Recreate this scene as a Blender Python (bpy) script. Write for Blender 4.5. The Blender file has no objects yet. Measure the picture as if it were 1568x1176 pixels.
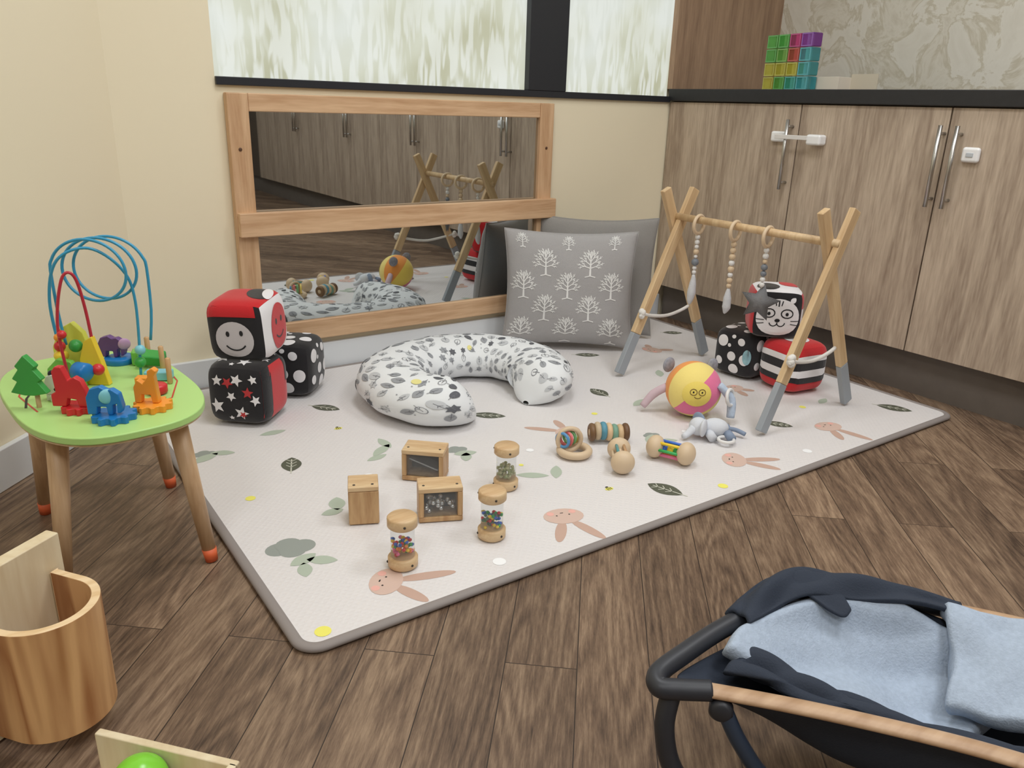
import bpy, math, random
import numpy as np
from mathutils import Vector, Matrix, Euler
random.seed(7)
scene=bpy.context.scene
pi=math.pi
def srgb(r,g,b):
    def c(v):
        v=v/255.; return v/12.92 if v<=0.04045 else ((v+0.055)/1.055)**2.4
    return (c(r),c(g),c(b),1)
# ---------------- materials ----------------
MC={}
def M(name,rgb,rough=.5,metal=0,bump=0,bscale=200,var=0,vscale=8,spec=.5,alpha=1,trans=0,emit=0,coat=0,sheen=0,weave=0):
    if name in MC: return MC[name]
    m=bpy.data.materials.new(name);m.use_nodes=True;nt=m.node_tree;b=nt.nodes['Principled BSDF']
    b.inputs['Base Color'].default_value=srgb(*rgb);b.inputs['Roughness'].default_value=rough;b.inputs['Metallic'].default_value=metal
    b.inputs['Specular IOR Level'].default_value=spec
    b.inputs['Transmission Weight'].default_value=trans;b.inputs['Alpha'].default_value=alpha
    b.inputs['Coat Weight'].default_value=coat;b.inputs['Sheen Weight'].default_value=sheen
    if emit:
        b.inputs['Emission Color'].default_value=srgb(*rgb);b.inputs['Emission Strength'].default_value=emit
    tc=nt.nodes.new('ShaderNodeTexCoord')
    if var:
        n=nt.nodes.new('ShaderNodeTexNoise');n.inputs['Scale'].default_value=vscale;n.inputs['Detail'].default_value=4
        nt.links.new(tc.outputs['Object'],n.inputs['Vector'])
        mx=nt.nodes.new('ShaderNodeMix');mx.data_type='RGBA';c=srgb(*rgb)
        mx.inputs[6].default_value=tuple(min(1,k*(1-var)) for k in c[:3])+(1,)
        mx.inputs[7].default_value=tuple(min(1,k*(1+var)) for k in c[:3])+(1,)
        nt.links.new(n.outputs['Fac'],mx.inputs[0]);nt.links.new(mx.outputs[2],b.inputs['Base Color'])
    if bump:
        n=nt.nodes.new('ShaderNodeTexNoise' if not weave else 'ShaderNodeTexVoronoi');n.inputs['Scale'].default_value=bscale
        nt.links.new(tc.outputs['Object'],n.inputs['Vector'])
        bp=nt.nodes.new('ShaderNodeBump');bp.inputs['Strength'].default_value=bump;bp.inputs['Distance'].default_value=.002
        nt.links.new(n.outputs[0],bp.inputs['Height']);nt.links.new(bp.outputs[0],b.inputs['Normal'])
    MC[name]=m;return m
def ramp(nt,stops):
    r=nt.nodes.new('ShaderNodeValToRGB');e=r.color_ramp.elements
    while len(e)<len(stops): e.new(.5)
    for i,(p,c) in enumerate(stops): e[i].position=p;e[i].color=c
    return r
def wood(name,light,dark,axis=2,scale=12,stretch=14,rough=.45,rings=.5,knots=False,coord='Object',rot=0,freq=9,fine=14,lo=.15,hi=.75):
    if name in MC: return MC[name]
    m=bpy.data.materials.new(name);m.use_nodes=True;nt=m.node_tree;b=nt.nodes['Principled BSDF'];b.inputs['Roughness'].default_value=rough
    tc=nt.nodes.new('ShaderNodeTexCoord');mp=nt.nodes.new('ShaderNodeMapping')
    s=[1,1,1];s[axis]=1/stretch;mp.inputs['Scale'].default_value=s
    nt.links.new(tc.outputs[coord],mp.inputs['Vector'])
    n=nt.nodes.new('ShaderNodeTexNoise');n.inputs['Scale'].default_value=scale;n.inputs['Detail'].default_value=3;n.inputs['Distortion'].default_value=.4
    nt.links.new(mp.outputs[0],n.inputs['Vector'])
    mul=nt.nodes.new('ShaderNodeMath');mul.operation='MULTIPLY';mul.inputs[1].default_value=freq
    nt.links.new(n.outputs['Fac'],mul.inputs[0])
    sn=nt.nodes.new('ShaderNodeMath');sn.operation='PINGPONG';sn.inputs[1].default_value=1
    nt.links.new(mul.outputs[0],sn.inputs[0])
    n2=nt.nodes.new('ShaderNodeTexNoise');n2.inputs['Scale'].default_value=scale*fine;n2.inputs['Detail'].default_value=3
    nt.links.new(mp.outputs[0],n2.inputs['Vector'])
    mx=nt.nodes.new('ShaderNodeMix');mx.inputs[0].default_value=1-rings
    nt.links.new(sn.outputs[0],mx.inputs[2]);nt.links.new(n2.outputs['Fac'],mx.inputs[3])
    r=ramp(nt,[(lo,srgb(*dark)),(hi,srgb(*light))])
    nt.links.new(mx.outputs[0],r.inputs[0]);nt.links.new(r.outputs[0],b.inputs['Base Color'])
    bp=nt.nodes.new('ShaderNodeBump');bp.inputs['Strength'].default_value=.08;bp.inputs['Distance'].default_value=.001
    nt.links.new(n2.outputs['Fac'],bp.inputs['Height']);nt.links.new(bp.outputs[0],b.inputs['Normal'])
    MC[name]=m;return m
# ---------------- mesh helpers ----------------
def group(name,loc=(0,0,0),rz=0,rot=None):
    e=bpy.data.objects.new(name,None);e.empty_display_size=.05;bpy.context.collection.objects.link(e)
    e.location=loc;e.rotation_euler=rot if rot else (0,0,rz);return e
def mk(name,verts,faces,mat,parent=None,smooth=False,mats=None,midx=None,loc=None,rot=None,bevel=0,bseg=2,sub=0,solid=0):
    me=bpy.data.meshes.new(name);me.from_pydata([tuple(v) for v in verts],[],faces);me.update()
    if mats:
        for x in mats: me.materials.append(x)
        if midx is not None: me.polygons.foreach_set('material_index',midx)
    else: me.materials.append(mat)
    if smooth: me.polygons.foreach_set('use_smooth',[True]*len(me.polygons))
    o=bpy.data.objects.new(name,me);bpy.context.collection.objects.link(o)
    if parent: o.parent=parent
    if loc is not None: o.location=loc
    if rot is not None: o.rotation_euler=rot
    if solid:
        s=o.modifiers.new('s','SOLIDIFY');s.thickness=solid;s.offset=0
    if bevel:
        b=o.modifiers.new('b','BEVEL');b.width=bevel;b.segments=bseg;b.limit_method='ANGLE';b.angle_limit=math.radians(40)
        if not smooth: 
            me.polygons.foreach_set('use_smooth',[True]*len(me.polygons));b.harden_normals=True
    if sub:
        s=o.modifiers.new('sub','SUBSURF');s.levels=sub;s.render_levels=sub
    return o
def box(name,c,s,mat,parent=None,rot=None,bevel=.002,bseg=2):
    x,y,z=[k/2 for k in s]
    v=[(i*x,j*y,k*z) for i in(-1,1) for j in(-1,1) for k in(-1,1)]
    f=[(0,1,3,2),(4,6,7,5),(0,4,5,1),(2,3,7,6),(0,2,6,4),(1,5,7,3)]
    return mk(name,v,f,mat,parent,loc=c,rot=rot,bevel=bevel,bseg=bseg)
def tube(name,pts,r,mat,parent=None,n=12,closed=False,radii=None,flat=1,smooth_pts=0,caps=True):
    P=[Vector(p) for p in pts]
    if smooth_pts:
        Q=[];L=len(P)
        rng=range(L if closed else L-1)
        R2=[]
        for i in rng:
            p0=P[(i-1)%L] if (closed or i>0) else P[i];p1=P[i];p2=P[(i+1)%L];p3=P[(i+2)%L] if (closed or i+2<L) else P[(i+1)%L]
            for k in range(smooth_pts):
                t=k/smooth_pts
                Q.append(.5*((2*p1)+(p2-p0)*t+(2*p0-5*p1+4*p2-p3)*t*t+(3*p1-p0-3*p2+p3)*t**3))
                if radii: R2.append(radii[i]*(1-t)+radii[(i+1)%L]*t)
        if not closed:
            Q.append(P[-1]); 
            if radii: R2.append(radii[-1])
        P=Q
        if radii: radii=R2
    L=len(P);V=[];F=[]
    t0=(P[1]-P[0]).normalized();up=Vector((0,0,1)) if abs(t0.z)<.9 else Vector((1,0,0))
    nrm=(up-t0*up.dot(t0)).normalized()
    for i in range(L):
        if closed: t=(P[(i+1)%L]-P[i-1]).normalized()
        else: t=(P[min(i+1,L-1)]-P[max(i-1,0)]).normalized()
        nrm=(nrm-t*nrm.dot(t)).normalized();bn=t.cross(nrm)
        rr=radii[i] if radii else r
        for k in range(n):
            a=2*pi*k/n;V.append(P[i]+nrm*math.cos(a)*rr*flat+bn*math.sin(a)*rr)
    for i in range(L if closed else L-1):
        j=(i+1)%L
        for k in range(n):
            F.append((i*n+k,i*n+(k+1)%n,j*n+(k+1)%n,j*n+k))
    if not closed and caps:
        F.append(tuple(range(n-1,-1,-1)));F.append(tuple((L-1)*n+k for k in range(n)))
    return mk(name,V,F,mat,parent,smooth=True)
def lathe(name,prof,mat,parent=None,n=32,loc=(0,0,0),rot=None,mats=None,mf=None):
    V=[];F=[];mi=[];L=len(prof)
    for r,z in prof:
        for k in range(n):
            a=2*pi*k/n;V.append((r*math.cos(a),r*math.sin(a),z))
    for i in range(L-1):
        for k in range(n):
            F.append((i*n+k,i*n+(k+1)%n,(i+1)*n+(k+1)%n,(i+1)*n+k));mi.append(mf(i,k) if mf else 0)
    o=mk(name,V,F,mat,parent,smooth=True,loc=loc,rot=rot,mats=mats,midx=mi if mats else None)
    e=o.modifiers.new('es','EDGE_SPLIT');e.split_angle=math.radians(50);return o
def cyl(name,c,r,h,mat,parent=None,rot=None,bevel=.001,n=32):
    b=min(bevel,r*.4,h*.4)
    return lathe(name,[(0.0001,-h/2),(r-b,-h/2),(r,-h/2+b),(r,h/2-b),(r-b,h/2),(0.0001,h/2)],mat,parent,n,c,rot)
def ball(name,c,r,mat,parent=None,s=(1,1,1),rot=None,n=20,mats=None,mf=None):
    prof=[(max(1e-4,r*math.sin(pi*i/n)),-r*math.cos(pi*i/n)) for i in range(n+1)]
    o=lathe(name,prof,mat,parent,n*2 if n<20 else 36,c,rot,mats,mf);o.scale=s
    for m in list(o.modifiers): o.modifiers.remove(m)
    return o
def balls(name,cs,r,mat,parent,n=7):
    V=[];F=[];m=n*2
    for c in cs:
        b=len(V)
        for i in range(n+1):
            rr=max(1e-5,r*math.sin(pi*i/n));z=-r*math.cos(pi*i/n)
            for k in range(m): V.append((c[0]+rr*math.cos(2*pi*k/m),c[1]+rr*math.sin(2*pi*k/m),c[2]+z))
        for i in range(n):
            for k in range(m): F.append((b+i*m+k,b+i*m+(k+1)%m,b+(i+1)*m+(k+1)%m,b+(i+1)*m+k))
    return mk(name,V,F,mat,parent,smooth=True)
def prism(name,pts,h,mat,parent=None,loc=(0,0,0),rot=None,bevel=.0015):
    n=len(pts);V=[(x,y,0) for x,y in pts]+[(x,y,h) for x,y in pts]
    F=[tuple(range(n-1,-1,-1)),tuple(range(n,2*n))]+[(i,(i+1)%n,n+(i+1)%n,n+i) for i in range(n)]
    return mk(name,V,F,mat,parent,loc=loc,rot=rot,bevel=bevel)
def decals(name,items,fmap,mat,parent=None,rings=5,off=None):
    V=[];F=[]
    for cx,cy,poly in items:
        n=len(poly);b=len(V);V.append(fmap(cx,cy))
        for r in range(1,rings+1):
            for (x,y) in poly: V.append(fmap(cx+x*r/rings,cy+y*r/rings))
        for k in range(n): F.append((b,b+1+k,b+1+(k+1)%n))
        for r in range(1,rings):
            a=b+1+(r-1)*n;c=a+n
            for k in range(n): F.append((a+k,c+k,c+(k+1)%n,a+(k+1)%n))
    return mk(name,V,F,mat,parent)
def strips(name,lines,fmap,mat,parent=None,seg=6):
    V=[];F=[]
    for pts,w in lines:
        w0,w1=w if isinstance(w,tuple) else (w,w)
        Q=[]
        for i in range(len(pts)-1):
            for k in range(seg): 
                t=k/seg;Q.append((pts[i][0]*(1-t)+pts[i+1][0]*t,pts[i][1]*(1-t)+pts[i+1][1]*t))
        Q.append(pts[-1]);b=len(V);L=len(Q)
        for i,(x,y) in enumerate(Q):
            a=Q[max(0,i-1)];c=Q[min(L-1,i+1)];dx,dy=c[0]-a[0],c[1]-a[1];l=math.hypot(dx,dy) or 1
            ww=(w0+(w1-w0)*i/(L-1))/2;nx,ny=-dy/l*ww,dx/l*ww
            V.append(fmap(x+nx,y+ny));V.append(fmap(x-nx,y-ny))
        for i in range(L-1): F.append((b+2*i,b+2*i+1,b+2*i+3,b+2*i+2))
    return mk(name,V,F,mat,parent)
def ell(a,b,ang=0,n=20):
    return [(a*math.cos(t)*math.cos(ang)-b*math.sin(t)*math.sin(ang),a*math.cos(t)*math.sin(ang)+b*math.sin(t)*math.cos(ang)) for t in [2*pi*k/n for k in range(n)]]
def leafp(L,w,ang=0,n=10):
    o=[]
    for k in range(n): 
        t=k/n;o.append((-L+2*L*t,w*math.sin(pi*t)**.8))
    for k in range(n): 
        t=k/n;o.append((L-2*L*t,-w*math.sin(pi*t)**.8))
    return [(x*math.cos(ang)-y*math.sin(ang),x*math.sin(ang)+y*math.cos(ang)) for x,y in o]
def starp(R,r,n=5,a0=pi/2): return [((R if k%2==0 else r)*math.cos(a0+pi*k/n),(R if k%2==0 else r)*math.sin(a0+pi*k/n)) for k in range(2*n)]

# ================= CAMERA =================
yaw,pit,rol=[math.radians(a) for a in (35.4714,19.4476,1.80869)]
Fw=Vector((math.sin(yaw)*math.cos(pit),math.cos(yaw)*math.cos(pit),-math.sin(pit)))
R0=Vector((math.cos(yaw),-math.sin(yaw),0));U0=R0.cross(Fw)
Rt=R0*math.cos(rol)+U0*math.sin(rol);Up=-R0*math.sin(rol)+U0*math.cos(rol)
cam=bpy.data.cameras.new('camera');co=bpy.data.objects.new('camera',cam);bpy.context.collection.objects.link(co)
mt=Matrix((Rt,Up,-Fw)).transposed().to_4x4();mt.translation=Vector((0,0,.84));co.matrix_world=mt
cam.sensor_width=36;cam.sensor_fit='HORIZONTAL';cam.lens=36*1207.3/1568;cam.clip_start=.02
scene.camera=co
scene.view_settings.view_transform='Standard'

# ================= ROOM =================
W=2.37;CX=2.411;XR=3.02
cream=M('cream_wall_paint',(239,228,200),.7,var=.02,vscale=2,bump=.05,bscale=60)
whitep=M('white_gloss_paint',(226,229,231),.4)
blackf=M('black_window_frame',(38,40,46),.4)
def floor_mat():
    m=bpy.data.materials.new('oak_vinyl_planks');m.use_nodes=True;nt=m.node_tree;b=nt.nodes['Principled BSDF']
    tc=nt.nodes.new('ShaderNodeTexCoord');mp=nt.nodes.new('ShaderNodeMapping');mp.inputs['Rotation'].default_value=(0,0,-math.radians(49))
    nt.links.new(tc.outputs['Object'],mp.inputs[0])
    br=nt.nodes.new('ShaderNodeTexBrick');br.inputs['Color1'].default_value=(0,0,0,1);br.inputs['Color2'].default_value=(1,1,1,1);br.inputs['Mortar'].default_value=(.5,.5,.5,1)
    br.inputs['Scale'].default_value=1;br.inputs['Brick Width'].default_value=.92;br.inputs['Row Height'].default_value=.115;br.inputs['Mortar Size'].default_value=.0010;br.inputs['Mortar Smooth'].default_value=.3
    br.offset=.37;br.offset_frequency=2;br.squash=1
    nt.links.new(mp.outputs[0],br.inputs['Vector'])
    sc=nt.nodes.new('ShaderNodeVectorMath');sc.operation='SCALE';sc.inputs['Scale'].default_value=37
    nt.links.new(br.outputs['Color'],sc.inputs[0])
    ad=nt.nodes.new('ShaderNodeVectorMath');ad.operation='ADD';nt.links.new(mp.outputs[0],ad.inputs[0]);nt.links.new(sc.outputs[0],ad.inputs[1])
    m2=nt.nodes.new('ShaderNodeMapping');m2.inputs['Scale'].default_value=(.16,1,1);nt.links.new(ad.outputs[0],m2.inputs[0])
    n=nt.nodes.new('ShaderNodeTexNoise');n.inputs['Scale'].default_value=6;n.inputs['Detail'].default_value=2;n.inputs['Distortion'].default_value=.3
    nt.links.new(m2.outputs[0],n.inputs['Vector'])
    mu=nt.nodes.new('ShaderNodeMath');mu.operation='MULTIPLY';mu.inputs[1].default_value=34;nt.links.new(n.outputs[0],mu.inputs[0])
    pp=nt.nodes.new('ShaderNodeMath');pp.operation='PINGPONG';pp.inputs[1].default_value=1;nt.links.new(mu.outputs[0],pp.inputs[0])
    m3=nt.nodes.new('ShaderNodeMapping');m3.inputs['Scale'].default_value=(.09,1,1);nt.links.new(ad.outputs[0],m3.inputs[0])
    n2=nt.nodes.new('ShaderNodeTexNoise');n2.inputs['Scale'].default_value=210;n2.inputs['Detail'].default_value=6;n2.inputs['Roughness'].default_value=.75;nt.links.new(m3.outputs[0],n2.inputs['Vector'])
    n3=nt.nodes.new('ShaderNodeTexNoise');n3.inputs['Scale'].default_value=6;n3.inputs['Detail'].default_value=8;n3.inputs['Roughness'].default_value=.65;nt.links.new(m2.outputs[0],n3.inputs['Vector'])
    mx=nt.nodes.new('ShaderNodeMix');mx.inputs[0].default_value=.84;nt.links.new(pp.outputs[0],mx.inputs[2]);nt.links.new(n2.outputs[0],mx.inputs[3])
    mx2=nt.nodes.new('ShaderNodeMix');mx2.inputs[0].default_value=.42;nt.links.new(mx.outputs[0],mx2.inputs[2]);nt.links.new(n3.outputs[0],mx2.inputs[3])
    r=ramp(nt,[(.36,srgb(72,56,45)),(.49,srgb(115,93,75)),(.63,srgb(156,132,108))])
    nt.links.new(mx2.outputs[0],r.inputs[0])
    hs=nt.nodes.new('ShaderNodeHueSaturation');mr=nt.nodes.new('ShaderNodeMapRange');mr.inputs[3].default_value=.86;mr.inputs[4].default_value=1.10
    nt.links.new(br.outputs['Color'],mr.inputs[0]);nt.links.new(mr.outputs[0],hs.inputs['Value']);nt.links.new(r.outputs[0],hs.inputs['Color'])
    mm=nt.nodes.new('ShaderNodeMix');mm.data_type='RGBA';mm.inputs[7].default_value=srgb(48,36,29)
    nt.links.new(br.outputs['Fac'],mm.inputs[0]);nt.links.new(hs.outputs[0],mm.inputs[6]);nt.links.new(mm.outputs[2],b.inputs['Base Color'])
    b.inputs['Roughness'].default_value=.42;b.inputs['Specular IOR Level'].default_value=.4
    bp=nt.nodes.new('ShaderNodeBump');bp.inputs['Strength'].default_value=.25;bp.inputs['Distance'].default_value=.001
    nt.links.new(mx.outputs[0],bp.inputs['Height']);nt.links.new(bp.outputs[0],b.inputs['Normal'])
    return m
def slab(name,a,b,mat,bevel=0):
    c=[(a[i]+b[i])/2 for i in range(3)];s=[abs(b[i]-a[i]) for i in range(3)]
    return box(name,c,s,mat,bevel=bevel)
slab('floor',(-2.6,-3.2,-.1),(3.3,2.9,0),floor_mat())
ceilm=M('ceiling_white',(235,235,232),.8)
slab('ceiling',(-2.6,-3.2,2.5),(3.3,2.9,2.6),ceilm)
wb=group('wall_back')
def wbox(n,a,b,mat,p,bev=0):
    c=[(a[i]+b[i])/2 for i in range(3)];s=[abs(b[i]-a[i]) for i in range(3)];return box(n,c,s,mat,p,bevel=bev)
wbox('wall_below_window',(.30,W,0),(3.02,W+.15,.87),cream,wb)
wbox('wall_left_of_window',(.30,W,.87),(.655,W+.15,2.5),cream,wb)
wbox('wall_above_window',(.655,W,2.0),(3.02,W+.15,2.5),cream,wb)
wbox('wall_behind_panel',(2.405,W+.02,.87),(3.02,W+.15,2.0),cream,wb)
cx0,cy0=.385,W;dl=Vector((-.672,-.740,0)).normalized();nl=Vector((.740,-.672,0)).normalized()
ang=math.atan2(dl.y,dl.x)
wl=4.3
cL=Vector((cx0,cy0,1.25))+dl*(wl/2)-nl*.05
box('wall_left',cL,(wl,.1,2.5),cream,rot=(0,0,ang),bevel=0)
slab('wall_right',(XR+.09,-3.2,0),(XR+.19,2.6,2.5),cream)
greyw=M('grey_brown_far_wall',(196,190,182),.7)
slab('wall_front',(-2.6,-3.3,0),(3.2,-3.2,2.5),greyw)
slab('wall_side',(-2.7,-3.2,0),(-2.6,-.6,2.5),greyw)
sk=group('baseboard_back');wbox('board',(.39,W-.016,0),(CX+.03,W,.095),whitep,sk,.003)
cs=Vector((cx0,cy0,.0475))+dl*(wl/2)+nl*.008
box('baseboard_left',cs,(wl,.016,.095),whitep,rot=(0,0,ang),bevel=.003)
def glass_mat():
    m=bpy.data.materials.new('frosted_grass_film');m.use_nodes=True;nt=m.node_tree;b=nt.nodes['Principled BSDF']
    tc=nt.nodes.new('ShaderNodeTexCoord')
    def blades(scale,rot,dist,th,seed,wd=.09,st=.16):
        mp=nt.nodes.new('ShaderNodeMapping');mp.inputs['Rotation'].default_value=(0,rot,0);mp.inputs['Scale'].default_value=(1,1,st);mp.inputs['Location'].default_value=(seed,seed,seed)
        nt.links.new(tc.outputs['Object'],mp.inputs[0])
        n=nt.nodes.new('ShaderNodeTexNoise');n.inputs['Scale'].default_value=scale;n.inputs['Detail'].default_value=1;n.inputs['Distortion'].default_value=dist
        nt.links.new(mp.outputs[0],n.inputs[0])
        r=ramp(nt,[(th,(0,0,0,1)),(th+wd,(1,1,1,1))]);nt.links.new(n.outputs[0],r.inputs[0]);return r
    a=blades(40,.45,.3,.52,0);c=blades(34,-.5,.3,.53,3);d_=blades(48,.05,.3,.54,7)
    ad0=nt.nodes.new('ShaderNodeMath');ad0.operation='MAXIMUM';nt.links.new(a.outputs[0],ad0.inputs[0]);nt.links.new(c.outputs[0],ad0.inputs[1])
    ad=nt.nodes.new('ShaderNodeMath');ad.operation='MAXIMUM';nt.links.new(ad0.outputs[0],ad.inputs[0]);nt.links.new(d_.outputs[0],ad.inputs[1])
    sx=nt.nodes.new('ShaderNodeSeparateXYZ');nt.links.new(tc.outputs['Object'],sx.inputs[0])
    mr=nt.nodes.new('ShaderNodeMapRange');mr.inputs[1].default_value=-.53;mr.inputs[2].default_value=-.15;mr.inputs[3].default_value=.7;mr.inputs[4].default_value=.2;nt.links.new(sx.outputs['Z'],mr.inputs[0])
    ml=nt.nodes.new('ShaderNodeMath');ml.operation='MULTIPLY';nt.links.new(ad.outputs[0],ml.inputs[0]);nt.links.new(mr.outputs[0],ml.inputs[1])
    big=nt.nodes.new('ShaderNodeTexNoise');big.inputs['Scale'].default_value=3.5;big.inputs['Detail'].default_value=2;nt.links.new(tc.outputs['Object'],big.inputs[0])
    # lower = greener / tan, upper = pale
    sb=nt.nodes.new('ShaderNodeMath');sb.operation='MULTIPLY_ADD';sb.inputs[1].default_value=.55;nt.links.new(sx.outputs['Z'],sb.inputs[0]);nt.links.new(big.outputs[0],sb.inputs[2])
    r0=ramp(nt,[(.14,srgb(180,180,150)),(.30,srgb(206,209,190)),(.46,srgb(218,223,216))]);nt.links.new(sb.outputs[0],r0.inputs[0])
    mx=nt.nodes.new('ShaderNodeMix');mx.data_type='RGBA';mx.inputs[7].default_value=srgb(236,240,236)
    nt.links.new(ml.outputs[0],mx.inputs[0]);nt.links.new(r0.outputs[0],mx.inputs[6])
    b.inputs['Base Color'].default_value=srgb(120,124,120)
    nt.links.new(mx.outputs[2],b.inputs['Emission Color']);b.inputs['Emission Strength'].default_value=.84;b.inputs['Roughness'].default_value=.3
    return m
gm=glass_mat()
w1=group('window_1')
def wfr(n,a,b): wbox(n,a,b,blackf,w1,.002)
wfr('frame_bottom',(.655,W-.012,.87),(2.405,W+.05,.892))
wfr('mullion',(1.71,W-.014,.892),(1.875,W+.05,2.0))
wfr('frame_top',(.655,W-.012,1.96),(2.405,W+.05,2.0))
wbox('pane_left',(.655,W+.012,.892),(1.71,W+.02,1.96),gm,w1)
wbox('pane_right',(1.875,W+.012,.885),(2.405,W+.02,1.96),gm,w1)
# ================= CABINETS =================
cw=wood('cabinet_oak',(196,178,158),(146,127,110),axis=2,scale=8,stretch=11,rough=.5,rings=.3,fine=20,lo=.2,hi=.72)
cwp=wood('panel_oak',(170,140,113),(136,108,86),axis=2,scale=7,stretch=10,rough=.5,rings=.3,fine=18,lo=.2,hi=.72)
plm=M('plinth_grey_wood',(106,98,91),.6,var=.15,vscale=20)
cab=group('base_cabinets')
CE=W-.004;XB=XR-.004
wbox('carcass',(CX+.02,-3.15,.14),(XB,CE,.875),M('carcass',(90,78,66),.7),cab)
wbox('plinth',(CX+.045,-3.15,0),(CX+.065,CE-.02,.14),plm,cab)
edges=[CE,1.752,1.245,.74,.235,-.27,-.775,-1.28,-1.785,-2.29,-2.795]
for i in range(len(edges)-1):
    wbox('door_%d'%i,(CX,edges[i+1]+.0022,.143),(CX+.018,edges[i]-.0022,.872),cw,cab,.0012)
steel=M('brushed_steel',(190,188,184),.3,1)
hy=[1.776,1.253,1.204,.27,.22,-.735,-.785,-1.745,-1.795]
for i,y in enumerate(hy):
    tube('handle_%d'%i,[(CX-.032,y,.592),(CX-.032,y,.823)],.0062,steel,cab)
    for z in(.615,.80): tube('handle_post_%d'%i,[(CX-.032,y,z),(CX+.001,y,z)],.005,steel,cab,n=8)
lockm=M('white_plastic',(240,240,240),.3)
box('latch_pad_a',(CX-.008,1.825,.766),(.016,.055,.035),lockm,cab,bevel=.007,bseg=3)
box('latch_strap',(CX-.041,1.75,.767),(.003,.13,.014),M('latch_strap_m',(225,222,218),.3),cab)
box('latch_pad_b',(CX-.02,1.665,.762),(.04,.055,.034),lockm,cab,bevel=.008,bseg=3)
box('latch_pad_c',(CX-.008,1.163,.746),(.016,.05,.042),lockm,cab,bevel=.009,bseg=3)
box('latch_button',(CX-.017,1.163,.746),(.003,.02,.012),M('latch_grey',(190,195,200),.3),cab)
wt=M('black_laminate_worktop',(34,34,37),.45,var=.3,vscale=60)
slab('worktop',(CX-.012,-3.15,.8755),(XB,CE,.92),wt,bevel=.003)
slab('trim_1',(2.405,W-.015,.92),(XR,W+.02,2.0),cwp)
def stone():
    m=bpy.data.materials.new('stone_splashback');m.use_nodes=True;nt=m.node_tree;b=nt.nodes['Principled BSDF'];b.inputs['Roughness'].default_value=.35
    tc=nt.nodes.new('ShaderNodeTexCoord');n=nt.nodes.new('ShaderNodeTexNoise');n.inputs['Scale'].default_value=7;n.inputs['Detail'].default_value=9;n.inputs['Distortion'].default_value=.7;n.inputs['Roughness'].default_value=.62
    nt.links.new(tc.outputs['Object'],n.inputs[0])
    r=ramp(nt,[(.3,srgb(196,188,170)),(.44,srgb(220,215,202)),(.5,srgb(198,190,171)),(.54,srgb(224,220,209)),(.75,srgb(213,208,195))]);nt.links.new(n.outputs[0],r.inputs[0]);nt.links.new(r.outputs[0],b.inputs['Base Color']);return m
slab('trim_2',(XR,-3.15,.86),(XR+.08,W,2.5),stone())
mc=group('translucent_building_cubes',(2.56,1.93,.92),-.15)
cols=[(230,100,165),(130,215,120),(120,215,225),(235,230,110),(235,120,110),(180,120,215),(110,215,205),(160,220,120)]
cm=[M('tinted_plastic_%d'%i,c,.12,trans=.8) for i,c in enumerate(cols)]
for i,m_ in enumerate(cm): m_.node_tree.nodes['Principled BSDF'].inputs['IOR'].default_value=1.15
cmd=[M('tinted_rim_%d'%i,tuple(int(k*.8) for k in c),.2) for i,c in enumerate(cols)]
lay=[[1,1,0,5],[1,7,4,2],[3,3,3,2],[3,1,6,2]]
for r in range(4):
    for c in range(4):
        cc_=(0,.0825-.055*c,.0245+.047*(3-r))
        box('cube_%d_%d'%(r,c),cc_,(.045,.052,.045),cm[lay[r][c]],mc,bevel=.004)
        for q in(-1,1): box('rim',(-.0235,cc_[1],cc_[2]+q*.0195),(.002,.05,.004),cmd[lay[r][c]],mc,bevel=0);box('rim',(-.0235,cc_[1]+q*.0225,cc_[2]),(.002,.004,.042),cmd[lay[r][c]],mc,bevel=0)
wc=group('paper_card',(2.62,1.86,.92),0)
box('card',(0,-.06,.024),(.09,.12,.045),M('card_paper',(222,212,196),.7),wc,bevel=.001);box('card_back',(.03,-.17,.03),(.004,.10,.055),M('card_paper_b',(206,196,176),.7),wc,bevel=0)
sc_=Vector((cx0,cy0,.487))+dl*.632+nl*.006
so=group('wall_socket',sc_,ang+pi)
box('plate',(0,0,0),(.146,.010,.088),lockm,so,bevel=.003)
for sx in(-.045,.045):
    box('rocker',(sx*1.2,-.006,.025),(.016,.005,.022),M('rocker_w',(225,225,225),.3),so,bevel=.001)
    for dx,dz in((0,0),(-.011,-.018),(.011,-.018)): box('pin',(sx+dx,-.0052,dz),(.006,.001,.006),blackf,so,bevel=0)

# ================= MIRROR =================
beech=wood('beech_frame',(222,186,148),(192,150,112),axis=0,scale=14,stretch=12,rings=.4)
beechv=wood('beech_frame_v',(218,182,144),(188,146,108),axis=2,scale=14,stretch=12,rings=.4)
mg=group('wall_mirror')
def mb(n,x0,x1,z0,z1,y0,y1,mat): wbox(n,(x0,y0,z0),(x1,y1,z1),mat,mg,.003)
mb('stile_left',.673,.733,.115,.851,W-.03,W-.001,beechv)
mb('stile_right',1.755,1.815,.115,.851,W-.03,W-.001,beechv)
mb('rail_top',.733,1.755,.802,.851,W-.028,W-.001,beech)
mb('rail_bottom',.733,1.755,.115,.178,W-.028,W-.001,beech)
mb('rail_middle',.676,1.825,.455,.524,W-.052,W-.024,beech)
mir=M('mirror_glass',(200,205,206),.015,1)
wbox('mirror_pane',(.733,W-.016,.178),(1.755,W-.010,.802),mir,mg)
for x in(.70,1.785): cyl('screw',(x,W-.031,.70),.005,.002,M('screw_dark',(90,60,40),.5),mg,rot=(pi/2,0,0))

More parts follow.
